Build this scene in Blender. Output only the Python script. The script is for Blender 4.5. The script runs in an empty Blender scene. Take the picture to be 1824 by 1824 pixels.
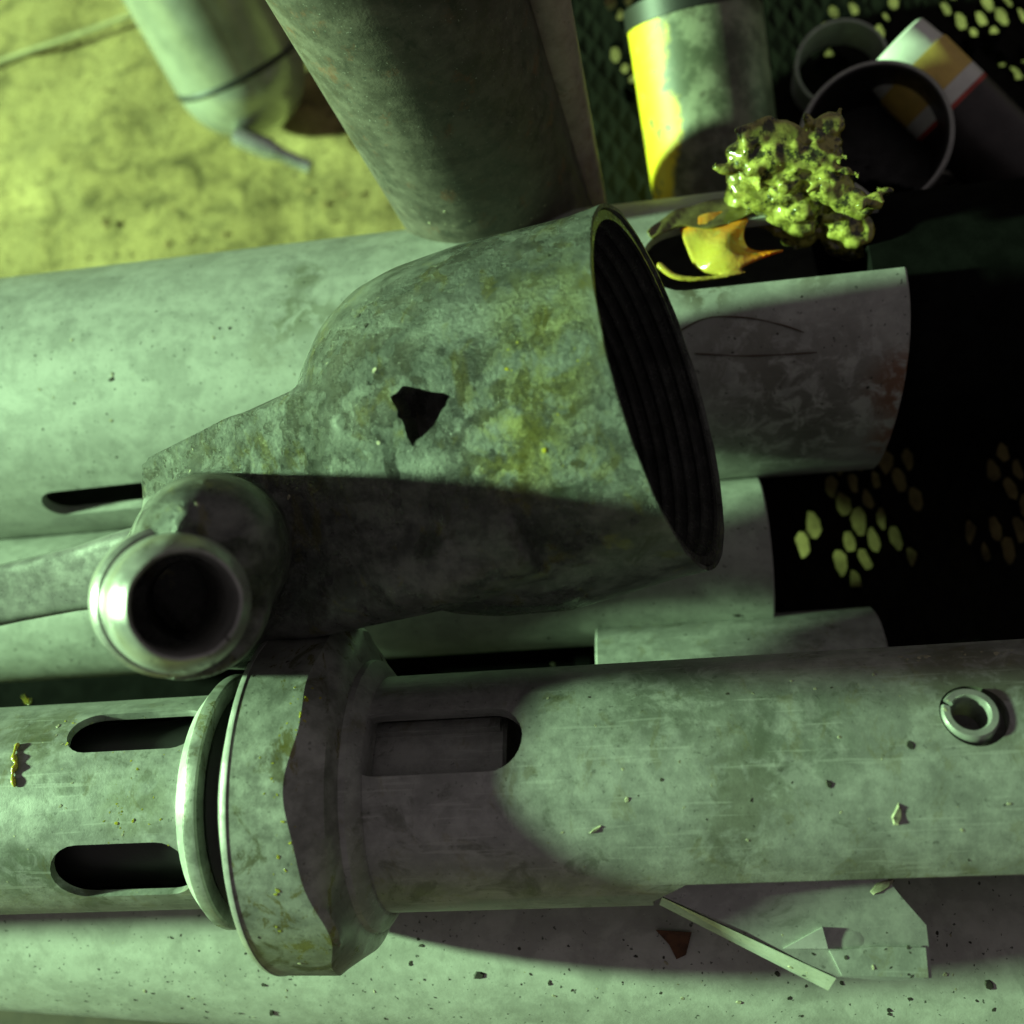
import bpy, bmesh, math, random
import numpy as np
from mathutils import Vector, Matrix, noise as mnoise
random.seed(7)
rng = np.random.default_rng(7)
sc = bpy.context.scene
COL = sc.collection

# ---------------------------------------------------------------- camera
# modelling unit u = 0.25 mm; world x runs along the pipes, z is up
S = 0.00025
F = 1824.0
def nrm(v):
    v = np.array(v, float); return v / np.linalg.norm(v)
XW = nrm((13312, 1073, 1824)); ZW = np.array((-297, 588, 1824.)); ZW = nrm(ZW - XW * ZW.dot(XW)); YW = np.cross(ZW, XW)
R = np.array([XW, YW, ZW])
def camv(px, py, d=1.0): return np.array(((px - 912) / F * d, -(py - 912) / F * d, -d))
CAM = -R @ camv(912, 1400, 1824)
def P(px, py, d): return CAM + R @ camv(px, py, d)
def ray(px, py): return R @ camv(px, py)
def onz(px, py, z):
    d = ray(px, py); return CAM + d * (z - CAM[2]) / d[2]
def onplane(px, py, p0, n):
    d = ray(px, py); return CAM + d * (np.dot(p0 - CAM, n) / np.dot(d, n))
def oncyl(px, py, r, cy=0.0, cz=0.0):
    """where the line of sight first meets a cylinder lying along x"""
    d = ray(px, py); o = CAM - np.array((0, cy, cz))
    a = d[1]**2 + d[2]**2; b = 2 * (o[1]*d[1] + o[2]*d[2]); c = o[1]**2 + o[2]**2 - r*r
    q = max(b*b - 4*a*c, 0.0)
    return CAM + d * ((-b - math.sqrt(q)) / (2*a))
cd = bpy.data.cameras.new('camera'); co = bpy.data.objects.new('camera', cd); COL.objects.link(co)
m = Matrix.Identity(4)
for i in range(3):
    for j in range(3): m[i][j] = R[i, j]
    m[i][3] = CAM[i] * S
co.matrix_world = m
cd.sensor_width = 36; cd.lens = 36; cd.clip_start = 0.01; cd.clip_end = 50
cd.dof.use_dof = True; cd.dof.focus_distance = 1800 * S; cd.dof.aperture_fstop = 5.6
sc.camera = co

# ---------------------------------------------------------------- light: night, one work lamp low on the left, faint surroundings
w = bpy.data.worlds.new('World'); sc.world = w; w.use_nodes = True
w.node_tree.nodes['Background'].inputs[0].default_value = (1.0, 0.88, 0.90, 1)
w.node_tree.nodes['Background'].inputs[1].default_value = 0.135
def lamp(name, loc, target, size, power, color):
    l = bpy.data.lights.new(name, 'AREA'); l.shape = 'DISK'; l.size = size * S; l.energy = power; l.color = color
    o = bpy.data.objects.new(name, l); COL.objects.link(o)
    loc = Vector(loc) * S; o.location = loc
    o.rotation_euler = (Vector(target) * S - loc).to_track_quat('-Z', 'Y').to_euler()
    return o
lamp('work_lamp', (-11000, 470, 3330), (0, 300, 0), 760, 322.0, (0.57, 1.0, 0.52))
sc.view_settings.view_transform = 'Standard'; sc.view_settings.look = 'None'
sc.view_settings.exposure = 0.0; sc.view_settings.gamma = 1.0

# ---------------------------------------------------------------- object helpers
def setp(o, label=None, cat=None, group=None, kind=None):
    if label: o['label'] = label
    if cat: o['category'] = cat
    if group: o['group'] = group
    if kind: o['kind'] = kind
    return o
def empty(name, loc, **k):
    o = bpy.data.objects.new(name, None); COL.objects.link(o)
    o.location = Vector([float(c) for c in loc]) * S; o.empty_display_size = 0.01
    return setp(o, **k)
def wloc(o):
    v = Vector((0, 0, 0))
    while o: v = v + o.location; o = o.parent
    return v
def mesh_from(name, V, Fc, smooth=True):
    me = bpy.data.meshes.new(name)
    me.from_pydata([tuple(float(c) * S for c in v) for v in V], [], [tuple(int(i) for i in f) for f in Fc])
    me.validate(); me.update()
    bm = bmesh.new(); bm.from_mesh(me); bmesh.ops.recalc_face_normals(bm, faces=bm.faces); bm.to_mesh(me); bm.free()
    return me
def place(o, parent=None):
    """put the origin at the base of the thing (or keep it at the parent) and move the mesh back by that much"""
    if parent is not None:
        off = wloc(parent); o.parent = parent
        o.data.transform(Matrix.Translation(-off))
    else:
        bb = [Vector(c) for c in o.bound_box]
        c = sum(bb, Vector()) / 8; c.z = min(b.z for b in bb)
        o.data.transform(Matrix.Translation(-c)); o.location = c
    return o
def shade(me, ang=35):
    me.polygons.foreach_set('use_smooth', [True] * len(me.polygons))
    try: me.set_sharp_from_angle(angle=math.radians(ang))
    except Exception: pass
def raw(name, V, Fc, mat=None):
    o = bpy.data.objects.new(name, mesh_from(name, V, Fc)); COL.objects.link(o)
    if mat: o.data.materials.append(mat)
    return o
def mk(name, V, Fc, mat, parent=None, ang=35, cut=None, **k):
    o = raw(name, V, Fc, mat)
    if cut: boolean(o, cut)
    shade(o.data, ang); place(o, parent)
    return setp(o, **k)
def bake(o):
    dg = bpy.context.evaluated_depsgraph_get()
    me = bpy.data.meshes.new_from_object(o.evaluated_get(dg)); o.modifiers.clear()
    old = o.data; o.data = me; bpy.data.meshes.remove(old); me.name = o.name
def boolean(o, cutters):
    for c in cutters:
        md = o.modifiers.new('cut', 'BOOLEAN'); md.operation = 'DIFFERENCE'; md.solver = 'EXACT'; md.object = c
    bake(o)
    for c in cutters:
        me = c.data; bpy.data.objects.remove(c); bpy.data.meshes.remove(me)
def frame(d, up=(0, 0, 1)):
    d = nrm(d); up = np.array(up, float)
    if abs(np.dot(d, nrm(up))) > .97: up = np.array((0, 1., 0))
    s = nrm(np.cross(up, d)); t = np.cross(d, s)
    return d, s, t
def revolve(p0, d, prof, seg=96, closed=True, wob=None, up=(0, 0, 1)):
    """prof: list of (distance along d, radius); closed profile loop -> ring solid; else ends capped"""
    p0 = np.array(p0, float); d, s, t = frame(d, up); V = []; Fc = []
    n = len(prof)
    for i, (h, r) in enumerate(prof):
        for k in range(seg):
            a = 2 * math.pi * k / seg
            rr, hh = (r, h) if wob is None else wob(i, h, r, a)
            V.append(p0 + d * hh + (s * math.cos(a) + t * math.sin(a)) * rr)
    for i in range(n if closed else n - 1):
        j = (i + 1) % n
        for k in range(seg):
            l = (k + 1) % seg
            Fc.append((i*seg + k, i*seg + l, j*seg + l, j*seg + k))
    if not closed:
        Fc.append(tuple(range(seg))[::-1]); Fc.append(tuple((n-1)*seg + k for k in range(seg)))
    return V, Fc
def pipe_prof(h0, h1, ro, ri, bev=4):
    return [(h0, ri), (h0, ro - bev), (h0 + bev, ro), (h1 - bev, ro), (h1, ro - bev), (h1, ri)]
def prism(poly, vec):
    """polygon of 3D points swept along vec"""
    n = len(poly); vec = np.array(vec, float)
    V = [np.array(p, float) for p in poly] + [np.array(p, float) + vec for p in poly]
    Fc = [tuple(range(n)), tuple(range(2*n - 1, n - 1, -1))] + [(i, (i+1) % n, n + (i+1) % n, n + i) for i in range(n)]
    return V, Fc
def capsule(c, along, across, L, W, n=12, pointy=1.0):
    c = np.array(c, float); along = nrm(along); across = nrm(across); pts = []
    h = max(L/2 - W/2 * pointy, 0)
    for k in range(n + 1):
        a = -math.pi/2 + math.pi * k / n
        pts.append(c + along * (h + math.cos(a) * W/2 * pointy) + across * math.sin(a) * W/2)
    for k in range(n + 1):
        a = math.pi/2 + math.pi * k / n
        pts.append(c + along * (-h + math.cos(a) * W/2) + across * math.sin(a) * W/2)
    return pts
def box(c, ax, ay, az, sx, sy, sz):
    c = np.array(c, float); V = []
    for i in (-1, 1):
        for j in (-1, 1):
            for k in (-1, 1): V.append(c + ax*sx*i/2 + ay*sy*j/2 + az*sz*k/2)
    return V, [(0,1,3,2),(4,6,7,5),(0,4,5,1),(2,3,7,6),(0,2,6,4),(1,5,7,3)]
def join(parts):
    V = []; Fc = []
    for v, f in parts:
        b = len(V); V += list(v); Fc += [tuple(i + b for i in q) for q in f]
    return V, Fc
EX, EY, EZ = np.eye(3)
def sphere(c, r, seg=16, rings=10, sc3=(1, 1, 1), axes=None):
    axes = axes or (EX, EY, EZ); V = []; Fc = []; c = np.array(c, float)
    for i in range(1, rings):
        th = math.pi * i / rings
        for k in range(seg):
            a = 2*math.pi*k/seg
            V.append(c + r*(axes[0]*sc3[0]*math.sin(th)*math.cos(a) + axes[1]*sc3[1]*math.sin(th)*math.sin(a) + axes[2]*sc3[2]*math.cos(th)))
    V.append(c + axes[2]*r*sc3[2]); V.append(c - axes[2]*r*sc3[2]); a0 = len(V) - 2; b0 = len(V) - 1
    for i in range(rings - 2):
        for k in range(seg):
            l = (k+1) % seg; Fc.append((i*seg+k, (i+1)*seg+k, (i+1)*seg+l, i*seg+l))
    for k in range(seg):
        l = (k+1) % seg; Fc.append((a0, k, l)); Fc.append((b0, (rings-2)*seg+l, (rings-2)*seg+k))
    return V, Fc
def strand(pts, rad, seg=8):
    pts = [np.array(p, float) for p in pts]; V = []; Fc = []
    n = len(pts)
    for i, p in enumerate(pts):
        d = pts[min(i+1, n-1)] - pts[max(i-1, 0)]
        _, s, t = frame(d); r = rad(i/(n-1)) if callable(rad) else rad
        for k in range(seg):
            a = 2*math.pi*k/seg; V.append(p + (s*math.cos(a) + t*math.sin(a))*r)
    for i in range(n-1):
        for k in range(seg):
            l = (k+1) % seg; Fc.append((i*seg+k, i*seg+l, (i+1)*seg+l, (i+1)*seg+k))
    Fc.append(tuple(range(seg))[::-1]); Fc.append(tuple((n-1)*seg+k for k in range(seg)))
    return V, Fc
def curve_pts(ctrl, n=24):
    ctrl = [np.array(c, float) for c in ctrl]; c = [ctrl[0]] + ctrl + [ctrl[-1]]; out = []
    segs = len(ctrl) - 1
    for i in range(n):
        u = i/(n-1)*segs; k = min(int(u), segs-1); t = u - k
        p0, p1, p2, p3 = c[k:k+4]
        out.append(.5*((2*p1) + (p2-p0)*t + (2*p0-5*p1+4*p2-p3)*t*t + (3*p1-p0-3*p2+p3)*t**3))
    return out
def remesh(o, voxel, smooth_it=8, fac=.5):
    md = o.modifiers.new('r', 'REMESH'); md.mode = 'VOXEL'; md.voxel_size = voxel * S
    if smooth_it:
        ms = o.modifiers.new('s', 'SMOOTH'); ms.factor = fac; ms.iterations = smooth_it
    bake(o)

# ---------------------------------------------------------------- materials
class G:
    def __init__(s, name):
        s.m = bpy.data.materials.new(name); s.m.use_nodes = True; s.t = s.m.node_tree; s.N = s.t.nodes; s.L = s.t.links
        s.b = s.N['Principled BSDF']; s.pos = s.N.new('ShaderNodeNewGeometry').outputs['Position']
    def new(s, t, **k):
        n = s.N.new(t)
        for a, b in k.items(): setattr(n, a, b)
        return n
    def put(s, sock, v):
        if hasattr(v, 'is_output'): s.L.new(v, sock)
        else: sock.default_value = v
    def scale(s, sx, sy, sz, off=(0, 0, 0)):
        n = s.new('ShaderNodeMapping'); s.L.new(s.pos, n.inputs[0]); n.inputs['Scale'].default_value = (sx, sy, sz); n.inputs['Location'].default_value = off
        return n.outputs[0]
    def noise(s, sc, det=6, rough=.6, vec=None, dist=0):
        n = s.new('ShaderNodeTexNoise'); s.L.new(vec or s.pos, n.inputs['Vector'])
        n.inputs['Scale'].default_value = sc; n.inputs['Detail'].default_value = det; n.inputs['Roughness'].default_value = rough; n.inputs['Distortion'].default_value = dist
        return n.outputs['Fac']
    def voro(s, sc, vec=None, feature='F1'):
        n = s.new('ShaderNodeTexVoronoi', feature=feature); s.L.new(vec or s.pos, n.inputs['Vector']); n.inputs['Scale'].default_value = sc
        return n.outputs['Distance']
    def ramp(s, f, a, b, v0=0., v1=1.):
        n = s.new('ShaderNodeMapRange'); n.interpolation_type = 'SMOOTHSTEP'; s.put(n.inputs[0], f)
        n.inputs[1].default_value = a; n.inputs[2].default_value = b; n.inputs[3].default_value = v0; n.inputs[4].default_value = v1
        return n.outputs[0]
    def math(s, op, a, b=0.):
        n = s.new('ShaderNodeMath', operation=op); s.put(n.inputs[0], a); s.put(n.inputs[1], b); return n.outputs[0]
    def mix(s, f, a, b):
        n = s.new('ShaderNodeMix', data_type='RGBA'); s.put(n.inputs[0], f)
        for i, v in ((6, a), (7, b)): s.put(n.inputs[i], (*v, 1) if isinstance(v, tuple) and len(v) == 3 else v)
        return n.outputs[2]
    def spot(s, c, rad, soft=.5):
        """mask round a place on the object: for stains with a shape of their own"""
        n = s.new('ShaderNodeVectorMath', operation='DISTANCE'); s.L.new(s.pos, n.inputs[0]); n.inputs[1].default_value = tuple(float(x)*S for x in c)
        return s.ramp(n.outputs['Value'], rad*S*(1-soft), rad*S*(1+soft), 1., 0.)
    def bump(s, h, st, dist=.0004, prev=None):
        n = s.new('ShaderNodeBump'); n.inputs['Strength'].default_value = st; n.inputs['Distance'].default_value = dist; s.L.new(h, n.inputs['Height'])
        if prev: s.L.new(prev, n.inputs['Normal'])
        return n.outputs[0]
    def done(s, col, rough, metal=0., nor=None, **k):
        s.put(s.b.inputs['Base Color'], (*col, 1) if isinstance(col, tuple) else col)
        s.put(s.b.inputs['Roughness'], rough); s.put(s.b.inputs['Metallic'], metal)
        if nor: s.L.new(nor, s.b.inputs['Normal'])
        for a, v in k.items(): s.put(s.b.inputs[a], v)
        return s.m
def steel(name, c1, c2, rough=(.38, .6), metal=.35, stain=.5, stain_col=(.07, .085, .05), speck=.5, scratch=.3, bump=.25, grease=0., pit=0., rust=0., stains_at=(), pits_at=(), big=.35):
    g = G(name)
    if pit:
        pm = g.ramp(g.noise(22, 4, .6, None, .5), .46, .58)
        for c_, r_ in pits_at: pm = g.math('MAXIMUM', pm, g.math('MULTIPLY', g.spot(c_, r_, .6), g.ramp(g.noise(60, 5, .6), .3, .5)))
    big = g.noise(28, 5, .62); mid = g.noise(120, 6, .68); fine = g.noise(900, 4, .6)
    streak = g.noise(60, 6, .65, g.scale(.12, 1, 1))
    f = g.math('ADD', g.math('MULTIPLY', mid, .6), g.math('MULTIPLY', streak, .4))
    col = g.mix(g.ramp(f, .36, .62), c1, c2)
    col = g.mix(g.math('MULTIPLY', g.ramp(g.noise(34, 6, .66, None, .4), .46, .6), big), col, tuple(x*.72 for x in c1))
    dark = g.math('MULTIPLY', g.ramp(g.noise(46, 7, .7, None, .8), .55, .66), stain)
    col = g.mix(dark, col, stain_col)
    for c, r_, amt, sc_col in stains_at:
        mk_ = g.math('MULTIPLY', g.spot(c, r_), g.ramp(g.noise(90, 5, .65, None, .6), .38, .55))
        col = g.mix(g.math('MULTIPLY', mk_, amt), col, sc_col)
    if rust:
        col = g.mix(g.math('MULTIPLY', g.ramp(g.noise(70, 7, .72), .56, .68), rust), col, (.16, .065, .03))
    sp = g.math('MULTIPLY', g.ramp(g.noise(420, 3, .5), .66, .72), speck)
    col = g.mix(sp, col, (.035, .04, .03))
    sl = g.math('MULTIPLY', g.ramp(g.noise(700, 2, .5), .7, .74), speck*.5)
    col = g.mix(sl, col, (.5, .5, .46))
    if pit:
        pc = g.math('MULTIPLY', g.ramp(g.noise(400, 5, .7), .47, .60), pm)
        col = g.mix(g.math('MULTIPLY', pc, .5), col, (.03, .036, .03))
    ro = g.ramp(mid, .3, .7, rough[0], rough[1])
    if grease:
        gm = g.math('MULTIPLY', g.ramp(g.noise(75, 6, .72, g.scale(1, .5, 1, (.3, .1, .2)), .5), .56, .64), grease)
        col = g.mix(gm, col, (.16, .145, .02)); ro = g.math('MULTIPLY', ro, g.math('SUBTRACT', 1., g.math('MULTIPLY', gm, .75)))
    if scratch:
        sn = g.ramp(g.noise(500, 2, .5, g.scale(.06, 1, 1)), .62, .7)
        col = g.mix(g.math('MULTIPLY', sn, scratch*.5), col, tuple(x*1.35 for x in c2))
    nb = g.bump(fine, bump, .00025)
    nb = g.bump(mid, bump*.8, .0009, nb)
    if pit:
        ph = g.math('MULTIPLY', g.math('SUBTRACT', g.noise(620, 5, .75), .5), pm)
        nb = g.bump(g.math('MULTIPLY', g.math('SUBTRACT', g.noise(230, 4, .7), .5), pm), .35, .002, g.bump(ph, pit, .0024, nb))
        ro = g.math('SUBTRACT', ro, g.math('MULTIPLY', g.math('MULTIPLY', pm, g.ramp(g.noise(90, 4, .6), .42, .55)), .36))
    return g.done(col, ro, metal, nb)
def plain(name, c, rough=.5, metal=0., var=.35, sc_=80, bump=.2, **k):
    g = G(name); a = g.noise(sc_, 6, .65)
    col = g.mix(g.ramp(a, .35, .65), c, tuple(x*(1-var) for x in c))
    return g.done(col, rough, metal, g.bump(g.noise(sc_*5, 4, .6), bump, .0004), **k)

M = {}
M['pipe'] = steel('pale_pipe_steel', (.31, .32, .295), (.41, .42, .39), (.5, .7), .12, .10, speck=.75, scratch=.15, bump=.18)
M['pipe_low'] = steel('dusty_pipe_steel', (.36, .365, .33), (.45, .46, .42), (.55, .75), .08, .10, speck=.9, scratch=.1, bump=.2)
M['barrel'] = steel('barrel_steel', (.25, .26, .24), (.38, .39, .365), (.38, .6), .25, .55, (.075, .085, .055), big=.5, speck=.45, scratch=.6, bump=.22, grease=.25)
OC = lambda x, y, r=205: oncyl(x, y, r)
M['barrel'] = steel('barrel_steel', (.25, .26, .24), (.38, .39, .365), (.38, .6), .25, .55, (.075, .085, .055), big=.5, speck=.45, scratch=.6, bump=.22, grease=.25,
    stains_at=[(OC(1330, 1400), 70, .6, (.12, .125, .085)), (OC(1300, 1520), 60, .6, (.11, .115, .075)), (OC(1420, 1300), 90, .55, (.10, .12, .09)), (OC(1200, 1230), 110, .6, (.09, .105, .075)), (OC(1560, 1560), 60, .5, (.12, .12, .08)), (OC(60, 1300), 80, .6, (.10, .11, .045)), (OC(230, 1440), 60, .5, (.12, .13, .06)), (OC(50, 1570), 70, .8, (.10, .12, .08)), (OC(1750, 1210), 110, .7, (.10, .105, .06))])
M['collar'] = steel('collar_steel', (.20, .21, .185), (.36, .37, .34), (.3, .5), .4, .75, (.075, .072, .025), big=.5, speck=.5, scratch=.2, bump=.22, grease=.7)
M['bright'] = steel('bright_edge_steel', (.5, .52, .48), (.62, .64, .6), (.28, .42), .5, .15, speck=.3, scratch=.3, bump=.1)
M['arm'] = steel('worn_arm_steel', (.31, .32, .30), (.41, .42, .39), (.26, .42), .5, .35, speck=.4, scratch=.3, bump=.15)
M['dark'] = steel('black_oily_steel', (.03, .032, .03), (.05, .05, .047), (.3, .5), .4, .3, (.02, .02, .016), speck=.2, scratch=.1, bump=.3)
M['thread'] = steel('oily_thread_steel', (.08, .083, .078), (.13, .135, .125), (.14, .32), .5, .4, (.03, .03, .02), speck=.3, scratch=.1, bump=.3)
M['black_shade'] = plain('black_shade_steel', (.006, .0065, .006), 1., 0., .4, 60, .2, **{'Specular IOR Level': .02})  # near-black carries the sleeve's shade; also used for the grating and gap box
M['post'] = steel('dirty_post_steel', (.05, .042, .033), (.12, .105, .085), (.5, .75), .1, .7, (.022, .022, .016), big=.6, speck=.8, scratch=.5, bump=.5, rust=.55)
M['brown_post'] = steel('brown_post_steel', (.30, .235, .20), (.40, .33, .28), (.55, .75), .1, .4, speck=.3, scratch=.1, bump=.3, rust=.5)
M['rubber'] = plain('black_rubber', (.012, .012, .012), .5)
M['rust'] = plain('rust_flake', (.12, .05, .02), .8, var=.6, sc_=200)

# ---------------------------------------------------------------- setting: sand, deck
GZ = -1600.0; DZ = -740.0
g = G('ochre_sand')
n1 = g.noise(9, 8, .7, g.scale(1, .6, 1)); n2 = g.noise(26, 8, .74, None, .6); n3 = g.noise(170, 6, .7)
col = g.mix(g.ramp(n2, .34, .6), (.105, .085, .026), (.37, .295, .11)); col = g.mix(g.math('MULTIPLY', g.ramp(n1, .45, .62), .6), col, (.44, .36, .145))
col = g.mix(g.math('MULTIPLY', g.ramp(n3, .5, .66), .75), col, (.10, .075, .025))
M['sand'] = g.done(col, .95, 0., g.bump(n3, .8, .003, g.bump(n2, .8, .006)))
def ground():
    n = 150; V = []; Fc = []
    def ax(k):
        t = k/(n)*2 - 1; return (abs(t)**1.8)*math.copysign(1, t)
    for i in range(n+1):
        for j in range(n+1):
            x = ax(i)*26000 - 600; y = ax(j)*26000 + 2600
            h = 70*mnoise.noise(Vector((x*.0022, y*.0016, 0))) + 40*mnoise.noise(Vector((x*.006, y*.0045, 3))) + 22*mnoise.noise(Vector((x*.016, y*.012, 7)))
            V.append((x, y, GZ + h))
    for i in range(n):
        for j in range(n):
            a = i*(n+1)+j; Fc.append((a, a+n+1, a+n+2, a+1))
    o = raw('ground', V, Fc, M['sand']); shade(o.data, 180); o['kind'] = 'structure'
    o['label'] = 'ochre sandy ground with lumps and hollows'
ground()

def deck():
    """expanded metal walkway: one sheet of staggered rhombic openings, many of them filled dark in place of shade"""
    W_, H_ = 58., 104.; x0, x1, y0, y1 = 110, 2500, -900, 3000; th = 14
    V = []; Fc = []; MI = []
    open_at = [onz(px, py, DZ)[:2] for px, py in ((1490, 890), (1520, 850), (1520, 890), (1552, 848), (1552, 890), (1582, 842), (1612, 865), (1520, 960), (1520, 1005), (1552, 965), (1552, 990), (1612, 970), (1738, 958), (1760, 965), (1812, 870), (1815, 960), (1775, 835), (1580, 930), (1436, 950),
        (1780, 20), (1810, 20), (1808, 110), (1750, 45), (1770, 95), (1490, 100), (1580, 18), (1520, 30), (1560, 60), (1820, 150), (1110, 100), (1105, 20), (1700, 10), (1120, 160))]
    def tile(cx, cy):
        op = any(abs(cx-a) < W_*.55 and abs(cy-b) < H_*.55 for a, b in open_at) or mnoise.noise(Vector((cx*.006, cy*.004, 1.5))) + .6*mnoise.noise(Vector((cx*.03, cy*.02, 9.))) > (.47 if cy > 1500 and cx > 500 else .66)
        out = [(cx+W_/2, cy), (cx, cy+H_/2), (cx-W_/2, cy), (cx, cy-H_/2)]
        b = len(V)
        for x, y in out: V.append((x, y, DZ))
        if not op:
            k = len(V); V.append((cx + rng.uniform(-5, 5), cy, DZ - rng.uniform(3, 9)))
            for i in range(4): Fc.append((b+i, b+(i+1) % 4, k)); MI.append(1)  # closed cells: dark fill put in as the shade on unlit ground below
            return
        q = rng.uniform(.55, .86)
        inn = []
        for i in range(4):
            for t in (22.5, 67.5):
                a = math.radians(90*i + t); inn.append(np.array((cx + math.cos(a)*W_*.40*q, cy + math.sin(a)*H_*.46*q)))
        inn = [p + rng.normal(0, 2.4, 2) for p in inn]
        k = len(V)
        for p in inn: V.append((p[0], p[1], DZ + 2))
        for p in inn: V.append((p[0], p[1], DZ - th))
        for i in range(4):
            Fc.append((b+i, b+(i+1) % 4, k+2*i+1, k+2*i)); MI.append(0)
            Fc.append((b+i, k+2*i, k+(2*i-1) % 8)); MI.append(0)
        for i in range(8): Fc.append((k+i, k+(i+1) % 8, k+8+(i+1) % 8, k+8+i)); MI.append(0)
    ny = int((y1-y0)/H_); nx = int((x1-x0)/W_)
    for j in range(ny):
        for i in range(nx):
            tile(x0+i*W_, y0+j*H_); tile(x0+(i+.5)*W_, y0+(j+.5)*H_)
    V = [(x + 9*mnoise.noise(Vector((x*.01, y*.01, 2))) + 4*mnoise.noise(Vector((x*.04, y*.04, 5))), y + 9*mnoise.noise(Vector((x*.01, y*.01, 7))), z + 10*mnoise.noise(Vector((x*.005, y*.005, 4)))) for x, y, z in V]
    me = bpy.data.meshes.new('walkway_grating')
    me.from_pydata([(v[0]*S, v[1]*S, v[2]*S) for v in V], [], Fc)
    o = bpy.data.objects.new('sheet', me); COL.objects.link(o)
    me.materials.append(M['black_shade']); me.materials.append(plain('dark_cell_shade', (.008, .0085, .006), .95, **{'Specular IOR Level': .08}))
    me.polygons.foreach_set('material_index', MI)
    e = empty('walkway_grating', ((x0+x1)/2, 800, DZ - 90), label='dark expanded metal grating clogged with dirt under the pipes', cat='grating')
    place(o, e)
    mk('edge_bar', *box((x0 - 30, (y0+y1)/2, DZ - 40), EX, EY, EZ, 40, y1-y0, 90), M['black_shade'], e)
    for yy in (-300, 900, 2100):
        mk('cross_bar', *box(((x0+x1)/2, yy, DZ - 60), EX, EY, EZ, x1-x0, 40, 86), M['black_shade'], e)
deck()

# ---------------------------------------------------------------- pipes lying side by side
def fit(t, b, L, x=912):
    d1 = ray(x, t)[1:]; d2 = ray(x, b)[1:]; d1 /= np.linalg.norm(d1); d2 /= np.linalg.norm(d2)
    h = math.acos(float(d1 @ d2))/2; mm = nrm(d1 + d2)
    return CAM[1:] + mm*L, L*math.sin(h)
def fit_on(t, b, zb):
    lo, hi = 1900., 3200.
    for _ in range(50):
        L = (lo+hi)/2; c, r = fit(t, b, L)
        if c[1]-r > zb: lo = L
        else: hi = L
    return c, r
def xat(px, py, c, r): return oncyl(px, py, r, c[0], c[1])[0]
XL = -1500.
# upper pipe with two long slots and the shade-blackened sleeve coming out of it
c1, r1 = fit_on(386, 888, DZ)
xe = xat(1625, 640, c1, r1)
O1 = lambda x, y: oncyl(x, y, r1, *c1)
M['pipe1'] = steel('large_pipe_steel', (.31, .32, .295), (.41, .42, .39), (.5, .7), .12, .10, speck=.75, scratch=.15, bump=.18,
    stains_at=[(O1(545, 490), 42, .75, (.14, .15, .10)), (O1(510, 560), 55, .75, (.14, .15, .10)), (O1(570, 560), 40, .6, (.15, .16, .11)), (O1(480, 620), 50, .5, (.2, .2, .16)), (O1(1250, 500), 60, .8, (.06, .05, .02)), (O1(1612, 690), 75, .9, (.22, .07, .02)), (O1(1600, 780), 60, .8, (.18, .06, .02)), (O1(1480, 700), 150, .55, (.10, .095, .075)), (O1(1380, 780), 150, .55, (.08, .08, .065)), (O1(1330, 640), 100, .6, (.13, .13, .10)), (O1(1450, 480), 50, .5, (.1, .09, .06))])
pipe1 = empty('large_pipe', ((XL+xe)/2, c1[0], c1[1]-r1), label='largest pale steel pipe, slotted, lying behind the bell shaped casting', cat='pipe')
def radial_cut(px, py, r, c, L, W, depth=260, along=EX, pointy=1.0, up=60):
    p = oncyl(px, py, r, c[0], c[1]); nn = nrm((0, p[1]-c[0], p[2]-c[1])); ac = np.cross(nn, along)
    return raw('cutter', *prism(capsule(p + nn*up, along, ac, L, W, 12, pointy), -nn*(depth+up)))
sA = oncyl(1180, 440, r1, *c1); sB = oncyl(1560, 430, r1, *c1)
cutA = radial_cut(1420, 432, r1, c1, 640, 165, 150)
cutB = radial_cut(190, 890, r1, c1, 330, 88, 150, nrm((1, .07, 0)))
def slant(i, h, r, a):
    yy = math.cos(a)*(-1 if SGN else 1)
    return r, (h if h < 0 else h - 62*(yy+.3)**2)
SGN = frame(EX)[1][1] < 0
mk('shell', *revolve((0, c1[0], c1[1]), EX, pipe_prof(XL, xe, r1, r1-26), 128, wob=slant), M['pipe1'], pipe1, cut=[cutA, cutB])
for cc_, rr_ in ((c1, r1),):
    mk('light_plug', *revolve((0, cc_[0], cc_[1]), EX, [(XL-20, 20), (XL-20, rr_-40), (XL+60, rr_-28), (XL+60, 20)], 64), M['rubber'], pipe1)  # added out of view to keep lamp light out of the pipe
rb = r1*.86
mk('black_sleeve', *revolve((0, c1[0], c1[1]), EX, pipe_prof(xe - 60, xe + 1300, rb, rb-30), 96), M['black_shade'], pipe1, label='black sleeve sticking out of the pipe end')
c2, r2 = fit_on(885, 1159, DZ); xe2 = xat(1378, 1010, c2, r2)
pipe2 = mk('pipe', *revolve((0, c2[0], c2[1]), EX, pipe_prof(XL, xe2, r2, r2-22), 96), M['pipe'], label='pale pipe under the casting, cut square beside the dark grating', cat='pipe')
c3, r3 = fit_on(1122, 1400, DZ); xe3 = xat(1580, 1140, c3, r3)
pipe3 = mk('pipe', *revolve((0, c3[0], c3[1]), EX, pipe_prof(xat(1060, 1140, c3, r3), xe3, r3, r3-22), 96), M['barrel'], label='dull dark pipe mostly hidden behind the slotted barrel, short end showing', cat='pipe')
zc4 = -470.
a4 = onz(0, 1580, zc4); b4 = onz(1824, 1672, zc4); d4 = nrm(b4 - a4); r4 = 200*2330/F
pipe4 = mk('pipe', *revolve(a4, d4, pipe_prof(-900, 3200, r4, r4-24), 128), M['pipe_low'], label='wide speckled pipe along the bottom, under the winged latch', cat='pipe')
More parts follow.
